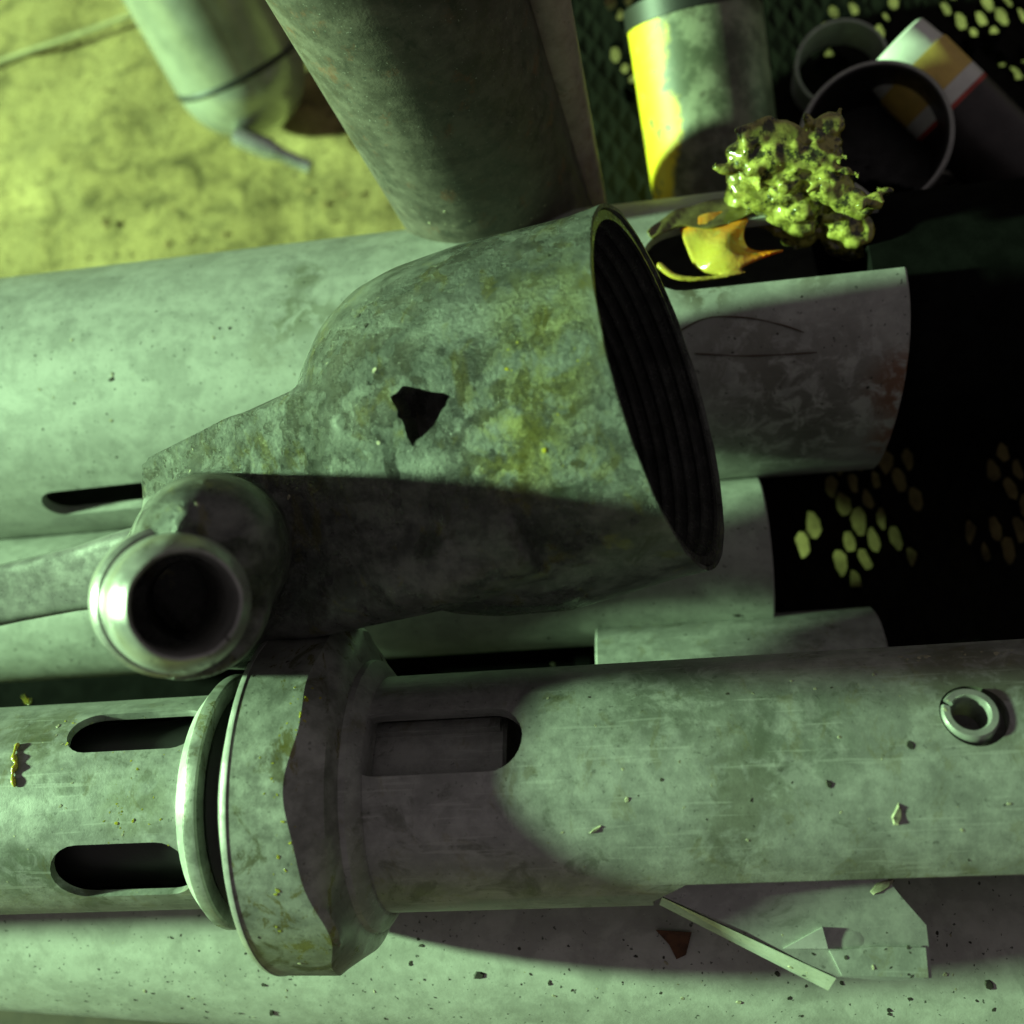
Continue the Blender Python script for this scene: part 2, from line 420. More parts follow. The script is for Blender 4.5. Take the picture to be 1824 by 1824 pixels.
mk('bearer_beam', *box((-700, 450, DZ - 62), EX, EY, EZ, 160, 2400, 120), M['post'], label='steel bearer under the left half of the pipes', cat='beam', kind='thing')
mk('gap_shade_box', *box((-200, 235, -960), EX, EY, EZ, 4200, 560, 200), M['black_shade'], label='added black box standing in for shade down in the gap between the casting pipes and the barrel', cat='beam', kind='thing')  # black box added to put shade into the gap
mk('timber_beam', *box((-300, -950, -900), nrm((1, -.06, 0)), nrm((.06, 1, 0)), EZ, 3600, 1150, 160), plain('brown_timber', (.05, .035, .022), .85), label='dark brown beam along the bottom edge, lower left, below the speckled pipe', cat='beam', kind='thing')  # dark slab added where the ground lies in the pipe's shadow

# ---------------------------------------------------------------- slotted barrel with collar (foreground)
barrel = empty('core_barrel', (0, 0, -300), label='grey slotted steel tube with a broad greasy collar, in the foreground', cat='steel tube')
RB, RL = 205., 190.
bx = lambda px, r, py=1425: oncyl(px, py, r)[0]
xs0 = bx(300, 220); xs1 = bx(326, 226); xs2 = bx(348, 226); xs3 = bx(372, 226); xc0 = bx(402, 300); xc1 = bx(527, 300)
def slot_c(px, py, r, L, W, depth=120, pointy=1.0, dx=0, up=40):
    p = oncyl(px, py, r); p = p + EX*dx; nn = nrm((0, p[1], p[2])); ac = np.cross(nn, EX)
    return raw('cutter', *prism(capsule(p + nn*up, EX, ac, L, W, 12, pointy), -nn*(depth+up)))
mk('slotted_sleeve', *revolve((0, 0, 0), EX, pipe_prof(-3200, xs0+6, RL, RL-15), 128), M['barrel'], barrel,
   cut=[slot_c(240, 1298, RL, 250, 92), slot_c(215, 1556, RL, 255, 112)])
mk('end_ring', *revolve((0, 0, 0), EX, [(xs1-1, 150), (xs1-1, 225), (xs1+2, 226.5), (xs2-3, 226), (xs2, 222), (xs2, 150)], 128), M['collar'], barrel)
mk('chamfer', *revolve((0, 0, 0), EX, [(xs0, 150), (xs0, RL+3), (xs0+3, 200), (xs1-1.5, 225), (xs1-1.5, 150)], 128), M['bright'], barrel)
mk('seal_ring', *revolve((0, 0, 0), EX, [(xs2+.5, 150), (xs2+.5, 196), (xs2+6, 200), (xs3+1, 196), (xs3+3.5, 192), (xs3+3.5, 150)], 96), M['rubber'], barrel)
def cw(i, h, r, a):
    # right hand edge of the collar is worn into shallow scallops
    if i in (4, 5):
        k = 14*math.sin(3*a + .6) + 9*math.sin(5*a + 2.0) + 4*math.sin(11*a)
        return r, h + k*(1 if i == 4 else .9)
    return r, h
xf = xc1 + 12
mk('collar', *revolve((0, 0, 0), EX, [(xs3+4, 150), (xs3+4, 206), (xs3+9, 212), (xc0-10, 296), (xc0-6, 301), (xc1-1, 303), (xc1+12, 292), (xc1+34, 270), (xc1+46, 240), (xc1+47, 150)], 160, wob=lambda i, h, r, a: ((r, h) if i != 3 else (r, h)) if i != 5 and i != 6 else cw(i-1, h, r, a)), M['collar'], barrel, ang=28)
mk('collar_edge', *revolve((0, 0, 0), EX, [(xc0-14, 291), (xc0-9, 300.5), (xc0-2, 302.6), (xc0+1, 302.6), (xc0+1, 290)], 160), M['bright'], barrel)
mk('shoulder_ring', *revolve((0, 0, 0), EX, [(xc1+45, 150), (xc1+45, 238), (xc1+56, 236), (xc1+64, 226), (xc1+74, 212), (xc1+76, 205.5), (xc1+76, 150)], 128), M['barrel'], barrel)
xl = bx(1190, RB, 1540)
xm1 = bx(930, RB, 1315); xm0 = xc1 + 40
cp = oncyl(800, 1316, RB); cn = nrm((0, cp[1], cp[2])); cc = np.array(((xm0+xm1)/2, cp[1], cp[2]))
cut_main = raw('cutter', *prism(capsule(cc + cn*40, EX, np.cross(cn, EX), xm1-xm0, 112, 14), -cn*150))
cut_low = raw('cutter', *prism([(xl-30, -196, -400), (xl+25, -170, -400), (2500, -170, -400), (2500, -500, -400), (xl-30, -500, -400)], (0, 0, 800)))
pinp = oncyl(1728, 1272, RB); pinn = nrm((0, pinp[1], pinp[2]))
cut_pin = raw('cutter', *revolve(pinp - pinn*80 + EX*6, pinn, [(0, 50), (160, 50)], 40, closed=False))
mk('tube', *revolve((0, 0, 0), EX, pipe_prof(xc1+50, 2300, RB, RB-30), 160), M['barrel'], barrel, cut=[cut_main, cut_low, cut_pin])
mk('slot_shade_core', *revolve((0, 0, 0), EX, [(-3100, 20), (-3100, 148), (xs0-10, 148), (xs0-10, 20)], 64), M['rubber'], barrel)  # black filling added so the sleeve slots look shaded inside
xr = bx(900, 150, 1315)
mk('inner_rod', *revolve((0, 12, -16), EX, [(-480, 20), (-480, 150), (xr-6, 150), (xr, 144), (xr, 20)], 96), M['barrel'], barrel)
mk('inner_key', *box(((xc1+xr)/2+20, 95, 112), EX, nrm((0, .78, -.62)), nrm((0, .62, .78)), xr-xc1-60, 22, 16), M['barrel'], barrel)
# spring pin: split ring standing in its hole
def spring_pin():
    d, s, t = frame(pinn, EX); V = []; Fc = []; n = 40; th0 = .25; b = pinp - pinn*60
    st = math.radians(240)
    for i in range(n+1):
        a = st + th0/2 + (2*math.pi-th0)*i/n
        e = s*math.cos(a)+t*math.sin(a)
        for r, h in ((27, 0), (42, 0), (42, 62), (39, 67), (30, 67), (27, 62)): V.append(b + e*r + d*h)
    for i in range(n):
        for k in range(6): Fc.append((i*6+k, i*6+(k+1) % 6, (i+1)*6+(k+1) % 6, (i+1)*6+k))
    Fc.append(tuple(range(6))); Fc.append(tuple(n*6+k for k in range(6))[::-1])
    return V, Fc
mk('spring_pin', *spring_pin(), M['arm'], barrel)
# latch wing in the lower slot
lz = 34
L_ = lambda px, py, z=lz: onz(px, py, z)
latch = [L_(1178, 1596), L_(1225, 1572), L_(1400, 1545), L_(1560, 1540), L_(1606, 1598), L_(1650, 1648), L_(1656, 1700), L_(1660, 1745), L_(1575, 1747), L_(1492, 1740), L_(1440, 1718), L_(1330, 1660)]
mk('latch_wing', *prism(latch, (0, 0, -46)), M['arm'], barrel)
foot = [L_(1478, 1694, 42), L_(1560, 1686, 42), L_(1649, 1688, 42), L_(1654, 1742, 42), L_(1500, 1738, 42)]
qa, qb = L_(1180, 1597), L_(1490, 1741); qo = nrm(np.cross(EZ, qb - qa)); qo = qo if qo[1] < 0 else -qo; qa2, qb2 = qa + qo*16 - EZ*34, qb + qo*26 - EZ*34
mk('latch_edge', [qa + qo*1.5, qb + qo*1.5, qb2, qa2, qa + qo*1.5 - EZ*44, qb + qo*1.5 - EZ*44], [(0, 1, 2, 3), (3, 2, 5, 4), (0, 4, 5, 1), (0, 3, 4), (1, 5, 2)], M['bright'], barrel)
mk('latch_foot', *prism(foot, (0, 0, -60)), M['barrel'], barrel)
mk('latch_tab', *prism([L_(1395, 1690, 41), L_(1465, 1652, 46), L_(1475, 1690, 41)], (0, 0, -30)), M['bright'], barrel)
pv = L_(1508, 1674, 32)
mk('pivot_pin', *sphere(pv, 24, 20, 10, (1.4, .8, .14)), M['arm'], barrel)

# ---------------------------------------------------------------- bell shaped casting
phi = math.radians(22.0)
A = R @ np.array((math.cos(phi)*.963, math.cos(phi)*.27, math.sin(phi))); B = R @ np.array((-.27, .963, 0)); W = np.cross(A, B)
MO = P(1182, 690, 1732)
def Q(u, v, ww): return MO + A*u + B*v + W*ww
def loc(px, py, ww=0.):
    p = onplane(px, py, MO + W*ww, W) - MO
    return np.dot(p, A), np.dot(p, B)
def RQ(px, py, ww): u, v = loc(px, py, ww); return Q(u, v, ww)
RM = 335*1732/1824.
bell = empty('bell_casting', (MO[0]-250, MO[1]-60, MO[2]-330), label='heavy pitted cast fitting, bell mouth threaded inside, side port and arm at its narrow end', cat='pipe fitting')
M['casting'] = steel('pitted_cast_steel', (.065, .07, .064), (.185, .195, .175), (.42, .6), .42, .7, (.055, .06, .04), speck=.5, scratch=.15, bump=.35, grease=.4, pit=1.0, big=.7,
    pits_at=[(RQ(430, 790, 200), 130), (RQ(320, 820, 180), 110), (RQ(560, 770, 250), 130), (RQ(640, 760, 270), 120), (RQ(680, 640, 280), 120), (RQ(900, 760, 300), 170), (RQ(980, 640, 290), 120)],
    stains_at=[(RQ(565, 800, 240), 60, .9, (.02, .024, .02)), (RQ(480, 835, 220), 60, .8, (.025, .03, .025)), (RQ(770, 760, 290), 50, .7, (.03, .034, .03)), (RQ(960, 520, 290), 80, .4, (.15, .15, .04)), (RQ(975, 640, 300), 80, .45, (.17, .165, .035)), (RQ(930, 800, 290), 70, .55, (.24, .23, .02)), (RQ(960, 720, 300), 70, .4, (.17, .165, .03))])
parts = []
def rings(st, n=72, e=1.0):
    V = []; Fc = []
    for u, v0, v1, w0, w1 in st:
        ee = e if not isinstance(e, dict) else e[u]
        for k in range(n):
            a = 2*math.pi*k/n; c, q = math.cos(a), math.sin(a)
            V.append(Q(u, (v1+v0)/2 + math.copysign(abs(c)**ee, c)*(v1-v0)/2, (w1+w0)/2 + math.copysign(abs(q)**ee, q)*(w1-w0)/2))
    for i in range(len(st)-1):
        for k in range(n): Fc.append((i*n+k, i*n+(k+1) % n, (i+1)*n+(k+1) % n, (i+1)*n+k))
    Fc.append(tuple(range(n))[::-1]); Fc.append(tuple((len(st)-1)*n+k for k in range(n)))
    return V, Fc
parts.append(rings([(40, -RM, RM, -RM, RM), (-60, -RM, RM, -RM, RM), (-250, -330, 342, -335, 336), (-380, -312, 346, -325, 330), (-450, -292, 338, -312, 318), (-510, -262, 312, -285, 296), (-560, -225, 272, -240, 262), (-595, -175, 215, -180, 215), (-612, -120, 150, -120, 150)]))
# block with a flat upper deck running down from the bell to the port
vt = lambda px, py: loc(px, py, 180)[1]
parts.append(rings([(-200, -250, 150, -250, 318), (-330, -262, 165, -250, 316), (-450, -262, 172, -190, 300), (-560, -258, 172, -70, 276), (-700, -256, 166, 10, 240), (-820, -254, 150, 20, 208), (-930, -250, 138, 20, 180), (-985, -240, 130, 20, 168)], 72, .36))
# low shoulder behind the deck
parts.append(rings([(-380, -100, 250, -250, 200), (-560, -60, 205, -120, 150), (-760, -40, 190, -60, 90), (-900, -40, 160, -50, 60)], 48, .6))
# foot of the side port
PR = P(330, 1077, 1335); PB = P(346, 1052, 1960); pd = nrm(PR - PB); pl = np.linalg.norm(PR - PB)
parts.append(revolve(PB, pd, [(-60, 160), (120, 152), (260, 134), (pl-150, 116)], 64, closed=False))
hb = P(382, 992, 1960); hd = nrm(P(372, 968, 1425) - hb); hl = np.linalg.norm(P(372, 968, 1425) - hb)
parts.append(revolve(hb, hd, [(-60, 158), (120, 148), (hl-110, 112), (hl-40, 96), (hl-10, 74), (hl, 52)], 64, closed=False))
hb2 = P(430, 1005, 1960); parts.append(revolve(hb2, nrm(P(400, 985, 1560) - hb2), [(-60, 205), (60, 190), (130, 160), (220, 125), (240, 90)], 64, closed=False))
dk = lambda px, py: loc(px, py, 175 if px < 300 else 235)
dw = lambda u: 296 + .25*(u + 450)
parts.append(prism([Q(u, v, dw(u)) for u, v in (dk(243, 828), dk(262, 812), dk(400, 742), dk(620, 690), dk(700, 800), dk(700, 950), dk(236, 1040))], -W*170))
body = raw('body', *join(parts), M['casting'])
remesh(body, 7, 13)
def mw(i, h, r, a):
    if h < 50 and r > 305: return r, h + 2.2*mnoise.noise(Vector((math.cos(a)*5, math.sin(a)*5, 0)))
    return r, h
bore = raw('cutter', *revolve(Q(0, 0, 0), A, [(-460, 150), (-430, 280), (-230, 300), (1, 311), (0, 520), (120, 520)], 200, closed=False, wob=mw, up=B))
tri = [RQ(x, y, 330) for x, y in ((692, 706), (712, 688), (745, 692), (803, 706), (782, 745), (736, 796), (716, 748))]
tri = [t_ + nrm(np.cross(tri[(i+1) % 7] - tri[i], W))*rng.normal(0, 1.6)*(0 < k < 5) for i in range(7) for k in range(5) for t_ in [tri[i]*(1-k/5) + tri[(i+1) % 7]*(k/5)]]
hole = raw('cutter', *prism([p + W*60 for p in tri], -W*230))
pbore = raw('cutter', *revolve(PR, pd, [(-330, 58), (60, 58)], 64, closed=False))
boolean(body, [bore, hole, pbore])
shade(body.data, 40); place(body, bell)
prof = []
k = 0; u = -4.
while u > -200:
    k = -u*.02
    prof += [(u, 293-k), (u-5, 293-k), (u-13, 306-k), (u-18, 306-k)]; u -= 25
prof = prof + [(u-2, 285), (u-2, 300), (-4, 309)]
mk('thread', *revolve(Q(0, 0, 0), A, prof, 160, up=B), M['thread'], bell, ang=20)
# side port: flange ring, groove and rim
pl0 = pl; pd = nrm(PR - P(304, 1069, 1465)); PB = PR - pd*pl
mk('port_ring', *revolve(PB, pd, [(pl-200, 76.4), (pl-200, 99.3), (pl-190, 107.0), (pl-112, 107.0), (pl-104, 101.2), (pl-104, 76.4)], 96), M['arm'], bell)
mk('side_port', *revolve(PB, pd, [(pl-230, 74.5), (pl-104, 98.4), (pl-96, 91.7), (pl-88, 96.5), (pl-40, 93.6), (pl-32, 90.7), (pl-5, 78.3), (pl, 73.5), (pl-2, 69.7), (pl-10, 66.8), (pl-230, 64.9)], 96, wob=lambda i, h, r, a: (r + (2.6*mnoise.noise(Vector((math.cos(a)*2, math.sin(a)*2, 4))) if i in (6, 7, 8, 9) else 0), h)), M['arm'], bell)
# arm
az = Q(-985, -40, 60)[2]
def bar(st, n=48, e=.34):
    V = []; Fc = []
    for px, py, hw, ht in st:
        c = onz(px, py, az - 70); sc_ = ((c - CAM) @ -R[:, 2])/F
        for k in range(n):
            a = 2*math.pi*k/n; q1, q2 = math.cos(a), math.sin(a)
            q1 = math.copysign(abs(q1)**e, q1)*hw*sc_*.88; q2 = math.copysign(abs(q2)**e, q2)*ht*.8; ca, sa = math.cos(.42), math.sin(.42)
            V.append(c + nrm((.2, 1, 0))*(q1*ca - q2*sa) + EZ*(q1*sa + q2*ca))
    for i in range(len(st)-1):
        for k in range(n): Fc.append((i*n+k, i*n+(k+1) % n, (i+1)*n+(k+1) % n, (i+1)*n+k))
    Fc.append(tuple(range(n))[::-1]); Fc.append(tuple((len(st)-1)*n+k for k in range(n)))
    return V, Fc
ao = raw('arm', *bar([(-330, 1135, 62, 66), (-100, 1082, 63, 68), (60, 1046, 64, 70), (160, 1024, 68, 74), (230, 1008, 78, 84), (300, 1000, 88, 95)]), M['arm'])
shade(ao.data, 60); place(ao, bell)

# ---------------------------------------------------------------- grease
def grease_mat(name, c1, c2, c3, dark):
    g = G(name); a = g.noise(160, 4, .6, None, .8); b = g.noise(90, 5, .6)
    col = g.mix(g.ramp(a, .38, .6), c1, c2); col = g.mix(g.ramp(b, .62, .7), col, c3); col = g.mix(g.math('MULTIPLY', g.ramp(g.noise(105, 6, .7), .5, .6), dark), col, (.012, .014, .006))
    return g.done(col, .14, 0, g.bump(g.noise(300, 3, .6), .2, .0006), **{'Coat Weight': .6, 'Coat Roughness': .06, 'Subsurface Weight': .35, 'Subsurface Radius': (.004, .003, .001), 'Subsurface Scale': 1.})
M['grease'] = grease_mat('yellow_green_grease', (.17, .165, .03), (.40, .38, .09), (.09, .095, .02), .95)
def amber():
    g = G('amber_grease'); o1 = lambda x, y: oncyl(x, y, r1-10, *c1)
    hot = g.math('MAXIMUM', g.spot(o1(1350, 385), 105, .5), g.math('MAXIMUM', g.spot(o1(1400, 440), 100, .5), g.spot(o1(1232, 400), 34, .7)))
    col = g.mix(g.math('MULTIPLY', hot, g.ramp(g.noise(150, 4, .6), .25, .5)), (.44, .35, .055), (.85, .24, .006))
    return g.done(col, .08, 0, g.bump(g.noise(110, 3, .5), .7, .002), **{'Coat Weight': .8, 'Coat Roughness': .04, 'Subsurface Weight': .4, 'Subsurface Radius': (.004, .002, .0006), 'Subsurface Scale': 1.})
M['orange'] = amber()
M['film'] = plain('brown_grease_film', (.15, .13, .035), .15, 0., .5, 110, .3, **{'Coat Weight': .5})
def lump():
    base = [(1330, 300), (1370, 330), (1420, 330), (1380, 280), (1440, 280), (1480, 350), (1430, 370), (1510, 380), (1400, 350), (1450, 310), (1350, 310), (1470, 250), (1530, 390)]
    parts = []
    def on(px, py, lift): 
        p = onplane(px, py, np.array((0, c1[0]+60, c1[1]+r1*.95)), nrm((0, -.55, 1))); return p + np.array((0, 0, lift))
    for px, py in base:
        for dz in (-45, -90): parts.append(sphere(on(px, py, dz), 34, 12, 8, (1.3, 1.2, .9)))
        parts.append(sphere(on(px, py, rng.uniform(0, 50)), rng.uniform(24, 42), 12, 8, (1.2, 1, .8)))
    for i in range(26):
        px, py = base[rng.integers(len(base))]; px += rng.normal(0, 20); py += rng.normal(0, 18)
        p = on(px, py, rng.uniform(30, 75)); q = p + np.array((rng.normal(0, 26), rng.normal(0, 26), rng.uniform(5, 30)))
        parts.append(strand([p, (p+q)/2 + rng.normal(0, 6, 3), q], lambda t, r=rng.uniform(10, 20): r*(1.05-.6*t), 8))
    # folds that sweep from left to right over the lump
    for k in range(11):
        t0 = k/10; x0_, y0_ = 1312 + 30*t0 + rng.normal(0, 5), 268 + 80*t0
        cp = [(x0_, y0_ + 10), (x0_ + 45, y0_ - 6 + 10*math.sin(k)), (x0_ + 105, y0_ + 4 + 16*t0), (x0_ + 165 + rng.normal(0, 14), y0_ + 22 + 26*t0)]
        parts.append(strand(curve_pts([on(x, y, 84 - 26*abs(t0-.4)*2 + 10*math.sin(j+k)) for j, (x, y) in enumerate(cp)], 18), lambda t, r=rng.uniform(10, 16): r*(1-.6*t*t), 10))
    return join(parts)
o = raw('grease_lump', *lump(), M['grease']); remesh(o, 3.6, 7)
for v in o.data.vertices:
    q = v.co/S; dsp = 8*mnoise.noise(q*.03) + 4*mnoise.noise(q*.05 + Vector((5, 0, 0)))
    v.co = v.co + v.normal*dsp*S
shade(o.data, 80); place(o)
setp(o, 'glossy yellow green lump of grease on the big pipe beside the slot', 'grease')
def slot_grease():
    def on(px, py, r): return oncyl(px, py, r, *c1)
    parts = []
    parts.append(strand(curve_pts([on(x, y, r1+1) for x, y in ((1172, 470), (1200, 492), (1240, 497), (1290, 492), (1330, 484))], 16), lambda t: 9*(1-.6*t), 8))
    return join(parts)
def sheet():
    a = curve_pts([oncyl(x, y, r1-9, *c1) for x, y in ((1206, 398), (1222, 440), (1246, 478), (1296, 494))], 16)
    b = curve_pts([oncyl(x, y, r1-3, *c1) for x, y in ((1352, 368), (1326, 410), (1340, 440), (1400, 446))], 16)
    V = []; Fc = []
    for i in range(16):
        for j in range(9):
            t = j/8; p = a[i]*(1-t) + b[i]*t; p = p + np.array((0, 0, 27*math.sin(math.pi*t)*(.6+.4*i/15) + 7*math.sin(i*.55+j*.7))); V.append(p)
    n = len(V); V += [p - np.array((0, 0, 14.)) for p in V]
    for i in range(15):
        for j in range(8):
            q = i*9+j; Fc.append((q, q+9, q+10, q+1)); Fc.append((n+q, n+q+1, n+q+10, n+q+9))
    rim = [(0, j) for j in range(9)] + [(i, 8) for i in range(1, 16)] + [(15, j) for j in range(7, -1, -1)] + [(i, 0) for i in range(14, 0, -1)]
    for k in range(len(rim)):
        p = rim[k][0]*9+rim[k][1]; q = rim[(k+1) % len(rim)][0]*9+rim[(k+1) % len(rim)][1]; Fc.append((p, q, n+q, n+p))
    return V, Fc
o = raw('slot_grease', *join([slot_grease(), sheet()]), M['orange']); remesh(o, 3.5, 12); shade(o.data, 80); place(o)
setp(o, 'wet orange and yellow smear of grease inside the pipe slot', 'grease')
# thin brown film hanging over the far lip of the slot
def film():
    V = []; Fc = []; n = 18; k_ = 6
    top = curve_pts([oncyl(x, y, r1+12, *c1) for x, y in ((1152, 412), (1200, 376), (1270, 356), (1350, 342))], n)
    bot = curve_pts([oncyl(x, y, r1+8, *c1) for x, y in ((1162, 424), (1210, 402), (1275, 404), (1352, 374))], n)
    for i in range(n):
        for j in range(k_+1):
            t = j/k_; V.append(top[i]*(1-t)+bot[i]*t + np.array((0, 0, 3*math.sin(i*1.3+j))))
    for i in range(n-1):
        for j in range(k_):
            a = i*(k_+1)+j; Fc.append((a, a+k_+1, a+k_+2, a+1))
    return V, Fc
o = raw('grease_film', *film(), M['film']); md = o.modifiers.new('s', 'SOLIDIFY'); md.thickness = 4*S; bake(o); shade(o.data, 80); place(o)
setp(o, 'thin brownish film of grease along the far lip of the slot', 'grease')

# ---------------------------------------------------------------- things standing behind
def col_post(name, px0, py0, d0, w0, px1, py1, d1, w1, mat, **k):
    p0 = P(px0, py0, d0); p1 = P(px1, py1, d1); r0 = w0/2*d0/F; r1_ = w1/2*d1/F
    L = np.linalg.norm(p1-p0)
    return p0, nrm(p1-p0), L, r0, r1_
def bottom_on(px, py, z): return onz(px, py, z)
def post(name, bpx, bpy, tpx, tpy, width_px, zb, ztop, mat, open_top=False, **k):
    """upright tube; its foot stands on z=zb at the place seen at (bpx,bpy); it leans so that it passes (tpx,tpy)"""
    p0 = onz(bpx, bpy, zb); dist = np.dot(p0-CAM, -R[:, 2]) ; r = width_px/2*dist/F
    return p0, r
def upright(name, b, t, zb, zt, wpx, mat, ri=None, parent=None, **k):
    p0 = onz(b[0], b[1], zb); p1 = onz(t[0], t[1], zt)
    dm = (p0-CAM) @ (-R[:, 2]); r = wpx/2*dm/F
    d = p1-p0; L = np.linalg.norm(d)
    return p0, nrm(d), L, r
def cyl_thing(name, b, t, zb, zt, wpx, mat, wall=20, hollow=True, **k):
    p0, d, L, r = upright(name, b, t, zb, zt, wpx, mat)
    prof = pipe_prof(0, L, r, r-wall) if hollow else None
    return mk(name, *revolve(p0, d, prof, 72), mat, **k), p0, d, L, r
def post_through(name, a, b, rpx, zb, ext, mat, **k):
    p0 = P(*a); p1 = P(*b); d = nrm(p1 - p0); r = rpx*(a[2] + b[2])/2/F
    p0 = p0 + d*(zb - p0[2])/d[2]; L = np.linalg.norm(p1 - p0) + ext
    return mk(name, *revolve(p0, d, pipe_prof(0, L, r, r-20), 72), mat, **k)
post_through('steel_post', (903, 400, 2600), (722, 0, 1930), 181, GZ, 500, M['post'], label='thick dirty dark post behind the casting, left edge worn pale', cat='post')
post_through('steel_post', (1040, 350, 2560), (968, 0, 2000), 42, GZ, 600, M['brown_post'], label='slim brownish post just right of the thick dark post', cat='post')
# pale cylinder standing on its nozzle
M['white'] = plain('pale_enamel', (.50, .53, .48), .26, .55, .3, 22, .05, **{'Coat Weight': .3})
M['nozzle'] = plain('bright_nozzle_metal', (.6, .62, .6), .25, .8, .2)
dcyl = R @ nrm((-.447*.8, .894*.8, .6))
d0 = 3000.
while P(424, 120, d0)[2] - 119*d0/F > GZ + 40: d0 += 10
p0 = P(424, 120, d0); rw = 119*d0/F
cyl = empty('gas_cylinder', (p0[0], p0[1], p0[2]-rw), label='pale cylinder with a dark band, standing nozzle down on the sand', cat='cylinder')
mk('body', *revolve(p0, dcyl, [(14, rw*.985), (20, rw*.995), (1900, rw*.995), (1960, rw*.8), (1980, 30)], 72, closed=False), M['white'], cyl)
mk('band', *revolve(p0, dcyl, [(-8, rw*.8), (-8, rw*1.0), (-2, rw*1.015), (8, rw*1.015), (14, rw*1.0), (14, rw*.8)], 72), M['rubber'], cyl)
mk('end_cap', *revolve(p0, dcyl, [(-rw*math.cos(t), max(rw*math.sin(t), 8)) for t in np.linspace(.04, 1.54, 16)], 72, closed=False), M['white'], cyl)
nA = P(420, 240, d0 - rw*.15); nB = P(556, 300, d0 - rw*.15); nd = nrm(nB - nA); nl = np.linalg.norm(nB - nA)
mk('nozzle', *revolve(nA, nd, [(0, 10), (4, 44), (nl*.42, 44), (nl*.5, 34), (nl*.55, 34), (nl*.58, 27), (nl-6, 27), (nl, 20)], 24, closed=False), M['nozzle'], cyl)
# yellow painted tube
g = G('worn_yellow_paint')
sx = g.new('ShaderNodeSeparateXYZ'); g.L.new(g.pos, sx.inputs[0])
xc = onz(1215, 250, -450)[0]*S
wr = g.ramp(g.math('ADD', g.math('MULTIPLY', g.math('SUBTRACT', sx.outputs[0], float(xc)), 22.), g.noise(22, 7, .7, g.scale(1, 1, .35), .4)), .36, .5)
col = g.mix(wr, (.80, .62, .02), g.mix(g.ramp(g.noise(34, 7, .7), .4, .6), (.07, .08, .05), (.24, .25, .18))); col = g.mix(g.ramp(g.noise(60, 6, .7), .52, .64), col, (.10, .10, .07))
M['yellow'] = g.done(col, .5, 0, g.bump(g.noise(300, 4), .3))
ty = empty('yellow_tube', onz(1290, 405, DZ), label='worn yellow painted tube with a black band round its open top', cat='tube')
p0, d, L, r = upright('y', (1290, 420), (1232, 2), DZ, -400, 226, None)
mk('wall', *revolve(p0, d, pipe_prof(0, L, r, r-16), 72), M['yellow'], ty)
mk('band', *revolve(p0, d, [(L-46, r-4), (L-46, r+5), (L+6, r+5), (L+6, r-20), (L-2, r-20), (L-2, r-4)], 72), M['rubber'], ty)
mk('filling', *revolve(p0, d, [(L-130, r-18), (L-120, r-18), (L-112, 20)], 32, closed=False), M['post'], ty)
# thin ring standing behind the open can
p0 = onz(1490, 150, DZ); dr = nrm((-.05, -.25, 1)); rr = 78*((p0-CAM) @ -R[:, 2])/F
mk('pipe_offcut', *revolve(p0, dr, pipe_prof(0, 130, rr, rr-9, 2), 64), M['pipe'], label='thin walled pale ring of pipe standing on the grating behind the black can', cat='ring')
# open black can
p0 = onz(1545, 300, DZ); p1 = onz(1558, 245, -340); dc = nrm(p1-p0); rc = 130*((p1-CAM) @ -R[:, 2])/F; Lc = np.linalg.norm(p1-p0)
can = empty('open_can', p0, label='open empty can, black inside, beside the grease lump', cat='can')
mk('wall', *revolve(p0, dc, [(0, rc-8), (0, rc*.97), (Lc-20, rc), (Lc-18, rc+4), (Lc-12, rc+4), (Lc-10, rc), (Lc-4, rc), (Lc, rc-2), (Lc, rc-7), (Lc-6, rc-8)], 72), M['arm'], can)
mk('lining', *revolve(p0, dc, [(8, 5), (10, rc-9), (Lc-8, rc-9), (Lc-8, rc-11), (14, rc-12), (12, 5)], 72), M['dark'], can)
# spray can lying on its side
s0 = onz(1592, 92, -440); s1 = onz(1850, 345, -600); ds = nrm(s1-s0); rs = 74*((s0-CAM) @ -R[:, 2])/F; Ls = np.linalg.norm(s1-s0)
spray = empty('spray_can', s0 - EZ*rs, label='dark can with white cap and yellow band lying behind the open can', cat='can')
kx = Ls/362
M['capw'] = plain('white_plastic', (.72, .74, .68), .4, var=.12); M['yb'] = plain('yellow_print', (.70, .50, .12), .45, var=.2); M['red'] = plain('red_print', (.5, .06, .04), .45); M['canb'] = plain('dark_can_print', (.035, .03, .028), .4)
mk('cap', *revolve(s0, ds, [(-8*kx, 8), (-8*kx, rs*.8), (-4*kx, rs*.9), (44*kx, rs*.95), (44*kx, 8)], 56, closed=False), M['capw'], spray)
mk('yellow_band', *revolve(s0, ds, [(44.3*kx, 8), (44.3*kx, rs*.97), (48*kx, rs*.99), (112*kx, rs*.99), (112*kx, 8)], 56, closed=False), M['yb'], spray)
mk('white_band', *revolve(s0, ds, [(112.3*kx, 8), (112.3*kx, rs*.99), (140*kx, rs*.99), (140*kx, 8)], 56, closed=False), M['capw'], spray)
mk('red_line', *revolve(s0, ds, [(140.3*kx, 8), (140.3*kx, rs*.99), (148*kx, rs*.99), (148*kx, 8)], 56, closed=False), M['red'], spray)
mk('can_body', *revolve(s0, ds, [(148.3*kx, 8), (148.3*kx, rs*.99), (350*kx, rs*.99), (358*kx, rs*.9), (358*kx, 8)], 56, closed=False), M['canb'], spray)
def rock(c, r, sq=(1, 1, 1), k=3.):
    V, Fc = sphere(c, r, 14, 9, sq); o = []
    for v in V:
        q = (v - c)/r; f = 1 + .35*mnoise.noise(Vector(q*1.4) + Vector(c*.01)) + .15*mnoise.noise(Vector(q*k) + Vector(c*.02)); o.append(c + (v-c)*f)
    return o, Fc
M['stone'] = plain('pale_stone', (.42, .42, .34), .85)
